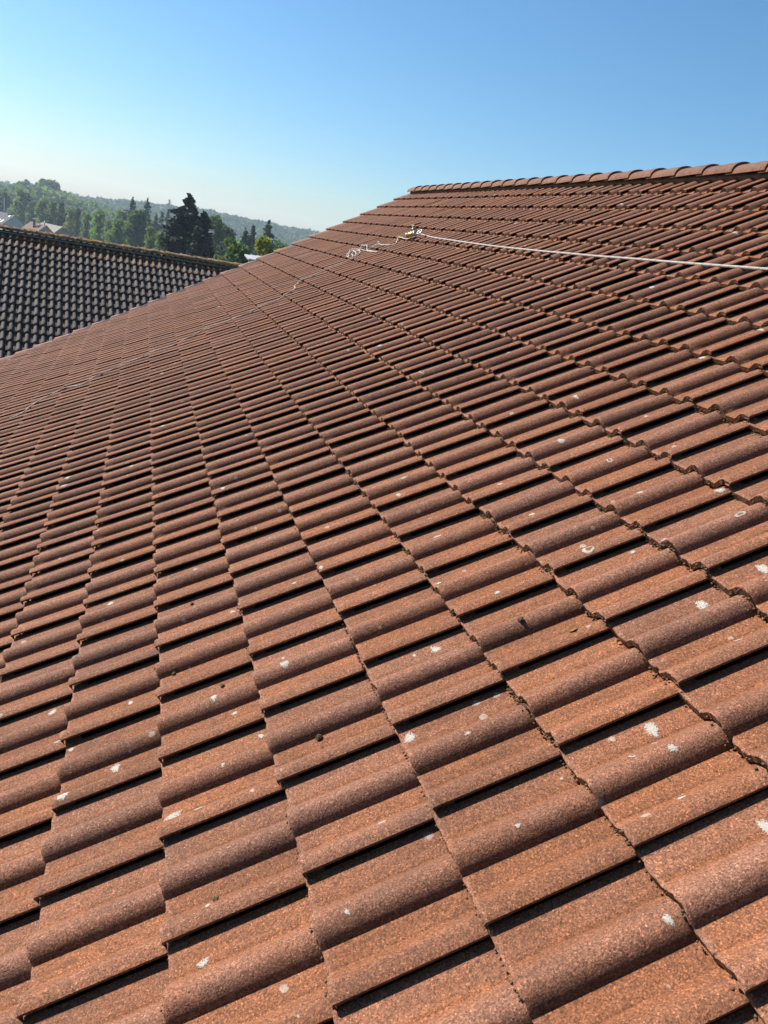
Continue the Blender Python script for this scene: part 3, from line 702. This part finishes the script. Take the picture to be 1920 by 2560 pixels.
M_GREYW = simple_mat('grey_render', (0.26, 0.28, 0.30), (0.31, 0.33, 0.35), .8, .9, .1); M_BEIGE = simple_mat('beige_render', (0.30, 0.25, 0.22), (0.35, 0.29, 0.26), .8, .9, .1)
M_WHITE = simple_mat('white_frame', (0.5, 0.5, 0.5), (0.55, 0.55, 0.55), 5, .5, 0); M_BRICK = simple_mat('dark_brick', (0.11, 0.075, 0.065), (0.15, 0.10, 0.085), 8, .9, .2)
mt, t, b = mat('window_glass'); b.inputs['Base Color'].default_value = (.05, .07, .09, 1); b.inputs['Roughness'].default_value = .06; M_GLASS = mt

NAZ = 150
root, rf, ap, fn, sd, zz, tp = gable_house(38, 538, 300, 7.4, 13, 40, NAZ, M_SLATE, M_GREYW, 'grey slate roofed house with roof windows and a pale gable, farthest left in the valley')
def roofpt(s2, along, off, lift_=0.0): return ap-fn*along+sd*s2*off-zz*(off*tp)+zz*lift_
sl = 1 if (roofpt(1, 5, 2)-CAM)@sd*0 == 0 and np.linalg.norm(roofpt(1, 5, 3)[:2]-CAM[:2]) < np.linalg.norm(roofpt(-1, 5, 3)[:2]-CAM[:2]) else -1
fr = np.stack([-fn, (sd*sl-zz*tp)/np.linalg.norm(sd*sl-zz*tp), np.cross(-fn, (sd*sl-zz*tp)/np.linalg.norm(sd*sl-zz*tp))], 1)
for al_, of_ in ((2.6, 3.1), (4.9, 3.1)):
    mb = MB(); p = roofpt(sl, al_, of_, .08); mb.box(p, (.95, 1.3, .14), fr, 0, .02); f = child(mb, 'roof_window', M_WHITE, rf)
mb = MB(); p = roofpt(sl, 2.3, .9, .08); mb.box(p, (.6, .6, .16), fr, 0, .02); child(mb, 'roof_hatch', M_STEEL, rf)
mb = MB(); p = roofpt(sl, 4.3, .45, .7); mb.box(p, (.55, .55, 2.0), None, 0, .03); mb.box(p+zz*1.05, (.7, .7, .12), None, 0, .02); child(mb, 'chimney', M_GREYW, rf)
root, rf, ap, fn, sd, zz, tp = gable_house(116, 563, 240, 6.2, 8.5, 40, 148, M_CLAY, M_BEIGE, 'pinkish tile roofed house with a dark chimney, between the grey and the pale roofed houses')
mb = MB(); p = roofpt(sl, 4.2, 1.3, .75); mb.box(p, (.6, .6, 2.4), None, 0, .03); ch = child(mb, 'chimney', M_BRICK, rf)
mb = MB(); mb.box(p+zz*1.32, (1.0, 1.0, .14), None, 0, .03); child(mb, 'chimney_cap', M_GREYW, rf)
mb = MB(); p = roofpt(sl, .9, .1, .0); mb.tube([p, p+zz*1.0], .12, 8); child(mb, 'vent_pipe', M_STEEL, rf)
root, rf, ap, fn, sd, zz, tp = gable_house(157, 567, 250, 6.4, 9, 36, 140, M_PALE, M_BEIGE, 'house with a pale cream roof, rightmost of the valley houses')
mb = MB(); p = roofpt(-sl, 5.0, .8, .5); mb.box(p, (.6, .6, 1.4), None, 0, .03); child(mb, 'chimney', M_BRICK, rf)
# utility pole behind the grey roof
p = at(11, 493, 310); gz = float(terrain(p[0], p[1])); pole = empty('utility_pole', (p[0], p[1], gz)); tag(pole, 'thin pale utility pole standing behind the grey slate roof', 'pole')
mb = MB(); mb.tube([(p[0], p[1], gz), (p[0], p[1], (gz+p[2])/2), (p[0], p[1], p[2])], [.2, .16, .12], 8); child(mb, 'post', M_GREYW, pole)
mb = MB(); mb.box((p[0], p[1], p[2]-.5), (1.8, .14, .14)); child(mb, 'crossarm', M_BRICK, pole)

# ------------------------------------------------------------------ trees
def leaf_mat(name, c1, c2, c3=None, trans=.35):
    mt, t, b = mat(name); n = N(t); r, g, bl = n.attr()
    col = n.mix(r, c1, c2)
    if c3: col = n.mix(n.math('GREATER_THAN', g, .8), col, c3)
    n.set(b.inputs['Base Color'], col); b.inputs['Roughness'].default_value = .7; b.inputs['Specular IOR Level'].default_value = 0.12
    tr = n.new('ShaderNodeBsdfTranslucent'); vm = n.new('ShaderNodeVectorMath', operation='MULTIPLY'); n.set(vm.inputs[0], col); vm.inputs[1].default_value = (1.1, 1.25, .5)
    n.set(tr.inputs['Color'], vm.outputs[0])
    ms = n.new('ShaderNodeMixShader'); ms.inputs[0].default_value = trans
    t.links.new(b.outputs[0], ms.inputs[1]); t.links.new(tr.outputs[0], ms.inputs[2]); t.links.new(ms.outputs[0], t.nodes['Material Output'].inputs['Surface'])
    return mt
L_MID = leaf_mat('leaf_mid_green', (0.052, 0.092, 0.029), (0.113, 0.158, 0.052))
L_PALE = leaf_mat('leaf_pale_green', (0.095, 0.135, 0.054), (0.176, 0.202, 0.100))
L_BRIGHT = leaf_mat('leaf_bright_green', (0.085, 0.150, 0.033), (0.157, 0.222, 0.059))
L_DARK = leaf_mat('leaf_dark_green', (0.023, 0.042, 0.022), (0.054, 0.077, 0.036), trans=.2)
L_FIR = leaf_mat('needle_dark', (0.008, 0.016, 0.011), (0.021, 0.032, 0.019), trans=.08)
L_SPR = leaf_mat('needle_green', (0.029, 0.055, 0.031), (0.059, 0.091, 0.047), trans=.12)
L_YEL = leaf_mat('leaf_yellow_green', (0.091, 0.123, 0.022), (0.203, 0.203, 0.032), (0.32, 0.26, 0.035))
M_BARK = simple_mat('bark', (0.06, 0.045, 0.035), (0.11, 0.085, 0.065), 8, .9, .4, .03)

def leaf_quads(mb, C, size, rg, tone_c, flat=0.0):
    n_ = len(C); A = rg.normal(size=(n_, 3)); A /= np.linalg.norm(A, axis=1)[:, None]
    B = rg.normal(size=(n_, 3)); B[:, 2] *= 1-flat; A[:, 2] *= 1-flat; B -= A*np.sum(A*B, 1)[:, None]/np.sum(A*A, 1)[:, None]; B /= np.linalg.norm(B, axis=1)[:, None]
    A /= np.linalg.norm(A, axis=1)[:, None]
    s = size*rg.uniform(.6, 1.3, (n_, 1)); A = A*s; B = B*s*.62
    V = np.stack([C-A, C-A*.1+B, C+A, C+A*.1-B], 1).reshape(-1, 3)
    F = np.arange(n_*4).reshape(-1, 4)
    tn = np.repeat(np.clip(tone_c+rg.normal(0, .16, (n_, 3)), 0, 1), 4, axis=0); tn[:, 1] = np.repeat(rg.random(n_), 4)
    mb.add(V, F, 0, False, tn)

def build_tree(name, base, h, wd, kind, lm, label, cat='tree', group=None, seed=0, nleaf=2200):
    rg = np.random.default_rng(seed); base = np.asarray(base, float)
    root = empty(name, tuple(base)); tag(root, label, cat, group)
    tr, cr = MB(), MB(); rad = max(.07, h*.018)
    lean = rg.normal(0, .015, 2)*h
    top = h*(.97 if kind in ('conifer', 'fir') else .78)
    ts = np.linspace(0, 1, 7); pts = np.stack([lean[0]*ts**2, lean[1]*ts**2, top*ts], 1)
    tr.tube(pts, rad*(1-.85*ts)+.015, 8)
    if kind in ('conifer', 'fir'):
        nw = int(26 if kind == 'conifer' else 34); C, T = [], []
        for k in range(nw):
            q = (k+.5)/nw; z = h*(.06+.93*(q+rg.normal(0, .012))); R_ = wd/2*((1-q)**(.85 if kind == 'conifer' else .62))*rg.uniform(.72, 1.12)
            nb_ = int(7+5*(1-q))
            for a in rg.uniform(0, 2*np.pi, nb_):
                Rb = R_*(rg.uniform(.50, 1.05) if rg.random() < .9 else rg.uniform(1.05, 1.25)); zb = z+rg.normal(0, .018)*h; L = max(2, int(nleaf/nw/nb_))
                s = rg.random(L)**.6; dr = -.16*s**1.5*Rb+rg.normal(0, .035*h/8, L)+(.10*Rb*s if q > .7 else 0)
                sp = rg.normal(0, .11*R_+.05, (L, 2))
                C.append(np.stack([np.cos(a)*s*Rb+sp[:, 0], np.sin(a)*s*Rb+sp[:, 1], zb+dr], 1)); T.append(np.full(L, .25+.5*rg.random()))
                if k % 4 == 0 and Rb > .5: tr.tube([(0, 0, z), (np.cos(a)*Rb*.5, np.sin(a)*Rb*.5, z-.05*Rb), (np.cos(a)*Rb*.9, np.sin(a)*Rb*.9, z-.14*Rb)], [rad*.3, rad*.2, .01], 5)
        C = np.concatenate(C); T = np.concatenate(T); C = np.concatenate([C, np.stack([rg.normal(0, .05, 24), rg.normal(0, .05, 24), h*(.93+.09*rg.random(24))], 1)]); T = np.concatenate([T, np.full(24, .5)])
        leaf_quads(cr, C, max(.10, min(.34, wd*.05)), rg, T[:, None]*np.ones(3), .35)
    else:
        nc = {'round': 26, 'column': 30, 'bush': 16}[kind]; z0, z1 = {'round': (.30, .93), 'column': (.14, .94), 'bush': (.10, .88)}[kind]
        ctr = []
        for k in range(nc):
            q = (k+rg.random())/nc; z = h*(z0+(z1-z0)*q)
            env_ = math.sin(math.pi*min(1, .12+.80*q))**.6 if kind != 'column' else (min(1, q*5+.45))*(1-q**3.0*.75)
            a = rg.uniform(0, 6.28); R_ = wd/2*env_*rg.uniform(.25, .82)
            ctr.append((math.cos(a)*R_, math.sin(a)*R_, z, wd*rg.uniform(.14, .25)*(.8 if q > .85 else 1)))
        for cx, cy, cz, cr_ in ctr:
            if rg.random() < .6: tr.tube([(0, 0, max(cz-.28*h, .1*h)), (cx*.45, cy*.45, cz-.10*h), (cx*.9, cy*.9, cz)], [rad*.45, rad*.28, .015], 5)
            L = nleaf//nc; d = rg.normal(size=(L, 3)); d /= np.linalg.norm(d, axis=1)[:, None]
            rr_ = cr_*(.45+.65*rg.random((L, 1))**.5)
            C = np.array([cx, cy, cz])+d*rr_*np.array([1, 1, .85])
            leaf_quads(cr, C, max(.10, wd*.062), rg, np.full((L, 3), rg.uniform(.15, .85)))
    tr.v = [v_+base for v_ in tr.v]; cr.v = [v_+base for v_ in cr.v]
    child(tr, 'trunk', M_BARK, root); child(cr, 'crown', lm, root)
    return root
def tree(px, py, D, wpx, kind, lm, label, name='leafy_tree', group=None, seed=0, nleaf=2200, hmin=None, cat='tree'):
    top = at(px, py, D); gz = float(terrain(top[0], top[1])); h = top[2]-gz
    wd = wpx/2100*D*{'fir': 2.3, 'conifer': 4.2, 'round': 1.45, 'column': 1.55, 'bush': 1.25}[kind]
    return build_tree(name, (top[0], top[1], gz-.1), h+.1, wd, kind, lm, label, cat, group, seed or int(px*7+py), nleaf)

G1 = 'trees in the row behind the valley houses'; G2 = 'conifers rising from the valley wood'; G3 = 'trees close behind the dark roof'
tree(6, 480, 338, 44, 'round', L_DARK, 'dark round tree at the far left edge, behind the grey slate roof', group=G1)
tree(28, 512, 325, 20, 'bush', L_BRIGHT, 'bright green bushy tree above the gable of the grey slate house', group=G1)
tree(56, 470, 330, 44, 'column', L_PALE, 'tallest pale silvery column tree, right behind the grey slate house', 'column_tree', G1)
tree(82, 497, 318, 26, 'column', L_MID, 'slim mid-green column tree right of the tallest silvery one', 'column_tree', G1)
tree(107, 490, 276, 30, 'column', L_PALE, 'pale column tree directly above the chimney of the pinkish roof', 'column_tree', G1)
tree(132, 496, 272, 30, 'column', L_MID, 'column tree above the gap between the pinkish and the cream roof', 'column_tree', G1)
tree(157, 502, 266, 30, 'column', L_DARK, 'dark column tree rising above the cream roof', 'column_tree', G1)
tree(176, 514, 256, 26, 'column', L_PALE, 'pale column tree just right of the dark one above the cream roof', 'column_tree', G1)
tree(196, 515, 250, 22, 'column', L_DARK, 'narrow dark column tree between two pale column trees, right of the cream roof', 'column_tree', G1)
tree(218, 523, 240, 28, 'column', L_PALE, 'pale column tree left of the bright topped one, above the lichen ridge', 'column_tree', G1)
tree(250, 519, 232, 36, 'column', L_BRIGHT, 'column tree with a bright yellow-green top in the middle of the row', 'column_tree', G1)
tree(272, 545, 212, 26, 'column', L_PALE, 'low pale tree in front of the row, left of the rounded bright one', 'leafy_tree', G1)
tree(300, 541, 200, 44, 'round', L_BRIGHT, 'rounded bright green tree at the right end of the pale column trees', group=G1)
tree(312, 522, 236, 40, 'round', L_MID, 'mid-green tree half hidden behind the rounded bright one', group=G1)
tree(332, 495, 222, 34, 'conifer', L_SPR, 'pointed spruce with a thin tip, left of two in the middle of the wood', 'spruce_tree', G2)
tree(346, 520, 190, 62, 'round', L_MID, 'large broad mid-green tree under the two pointed spruces', group=G1, nleaf=3200)
tree(369, 499, 230, 30, 'conifer', L_SPR, 'pointed spruce right of the broad mid-green tree', 'spruce_tree', G2)
tree(391, 537, 250, 26, 'conifer', L_SPR, 'small spruce between the pointed spruce and the big black fir, leftmost of three', 'spruce_tree', G2)
tree(406, 532, 250, 24, 'conifer', L_SPR, 'small spruce between the pointed spruce and the big black fir, middle of three', 'spruce_tree', G2)
tree(421, 527, 250, 28, 'conifer', L_SPR, 'small spruce nearest the big black fir, rightmost of three', 'spruce_tree', G2)
tree(380, 556, 130, 34, 'round', L_PALE, 'pale lumpy tree left of the big black fir, farther from it', group=G3)
tree(404, 562, 112, 34, 'round', L_PALE, 'pale yellowish tree between the lumpy pale tree and the big black fir', group=G3)
tree(432, 566, 98, 34, 'round', L_MID, 'green tree touching the left side of the big black fir', group=G3)
tree(448, 548, 86, 50, 'fir', L_FIR, 'shorter black fir on the left shoulder of the tallest one', 'fir_tree', G2, nleaf=3600)
tree(475, 496, 82, 104, 'fir', L_FIR, 'tallest big black fir standing above the lichen ridge', 'fir_tree', G2, nleaf=9500)
tree(511, 537, 78, 66, 'fir', L_FIR, 'black fir leaning on the right side of the tallest one', 'fir_tree', G2, nleaf=4500)
tree(546, 533, 135, 62, 'round', L_MID, 'tall round green tree right of the black firs', group=G3, nleaf=3200)
tree(572, 556, 128, 40, 'round', L_DARK, 'dark tree on the right flank of the tall round green tree', group=G3)
tree(543, 601, 64, 24, 'bush', L_PALE, 'small pale bush at the foot of the black firs', 'shrub', G3, cat='shrub')
tree(562, 612, 58, 44, 'bush', L_PALE, 'low pale bush just above the right end of the dark ridge', 'shrub', G3, cat='shrub')
tree(596, 584, 62, 62, 'round', L_MID, 'bushy mid-green tree above the pale shed roof', group=G3, nleaf=3000)
tree(614, 576, 150, 28, 'conifer', L_SPR, 'small spruce behind the bushy tree, left of two near the red verge', 'spruce_tree', G2)
tree(633, 571, 150, 34, 'conifer', L_SPR, 'small spruce behind the yellow-green tree, right of two near the red verge', 'spruce_tree', G2)
tree(672, 558, 140, 60, 'conifer', L_SPR, 'broad spruce at the right end of the wood, behind the yellow-green tree', 'spruce_tree', G2)
tree(678, 586, 52, 70, 'round', L_YEL, 'yellow-green tree close to the red verge', group=G3, nleaf=3200)
tree(708, 592, 120, 46, 'round', L_MID, 'green tree disappearing behind the red verge at the right end', group=G3)
tree(118, 452, 540, 44, 'round', L_MID, 'big rounded tree standing proud on the left skyline', group='trees on the hill skyline')
tree(60, 449, 560, 24, 'round', L_MID, 'small round tree alone on the left skyline', group='trees on the hill skyline')
tree(424, 498, 820, 15, 'conifer', L_SPR, 'slim spire-like tree on the far blue skyline', 'spruce_tree', 'trees on the hill skyline')

# the wooded hill: one mass of crowns
def wood(name, Drange, azr, num, r_, lm, label, seed):
    rg = np.random.default_rng(seed); mb = MB()
    for _ in range(num):
        D = math.sqrt(rg.uniform(Drange[0]**2, Drange[1]**2)); az = math.radians(rg.uniform(*azr))
        x, y = CAM[0]+D*math.sin(az), CAM[1]+D*math.cos(az); z = float(terrain(x, y)); R_ = rg.uniform(*r_); hh = rg.uniform(7, 11) if D > 345 else rg.uniform(6.5, 11) if name == 'wood' else rg.uniform(4, 6.5)
        k = int(70*(500/D)**.5) if D < 650 else 46
        d = rg.normal(size=(k, 3)); d /= np.linalg.norm(d, axis=1)[:, None]; d[:, 2] = np.abs(d[:, 2])*1.0-.25
        C = np.array([x, y, z+hh-R_*.9])+d*R_*(.75+.35*rg.random((k, 1)))*np.array([1, 1, .95])
        leaf_quads(mb, C, R_*.30, rg, np.full((k, 3), rg.uniform(.0, 1)))
        # trunk
        mb.tube([(x, y, z-.5), (x, y, z+hh-R_)], .25, 4, 1, None, False)
    o = mb.build(name, [lm, M_BARK]); tag(o, label, 'wood', kind='stuff'); return o
wood('wood', (355, 640), (-11, 15), 760, (4.0, 6.2), leaf_mat('wood_near', (0.058, 0.091, 0.029), (0.120, 0.159, 0.058)), 'light green wood covering the near slope of the hill', 31)
wood('wood', (700, 980), (-11, 15), 1100, (4.5, 7.5), leaf_mat('wood_far', (0.039, 0.067, 0.027), (0.072, 0.100, 0.040)), 'hazy blue-green wood along the far skyline', 32)
wood('wood', (235, 345), (-3.4, 15), 260, (3.2, 5.0), L_MID, 'dense green wood on the valley floor behind the black firs', 34)
wood('undergrowth', (150, 225), (-11, 15), 330, (1.8, 2.8), L_DARK, 'dark undergrowth filling the valley floor between the trees', 33)

# ------------------------------------------------------------------ haze
mt = bpy.data.materials.new('haze'); mt.use_nodes = True; t = mt.node_tree; t.nodes.clear()
out = t.nodes.new('ShaderNodeOutputMaterial'); pv = t.nodes.new('ShaderNodeVolumePrincipled')
pv.inputs['Color'].default_value = (0.60, 0.75, 0.93, 1); pv.inputs['Density'].default_value = 0.00029; pv.inputs['Anisotropy'].default_value = 0.2
t.links.new(pv.outputs[0], out.inputs['Volume'])
mb = MB(); mb.box((0, 0, 3), (2240, 2240, 50)); hz = mb.build('haze', mt); tag(hz, kind='stuff')
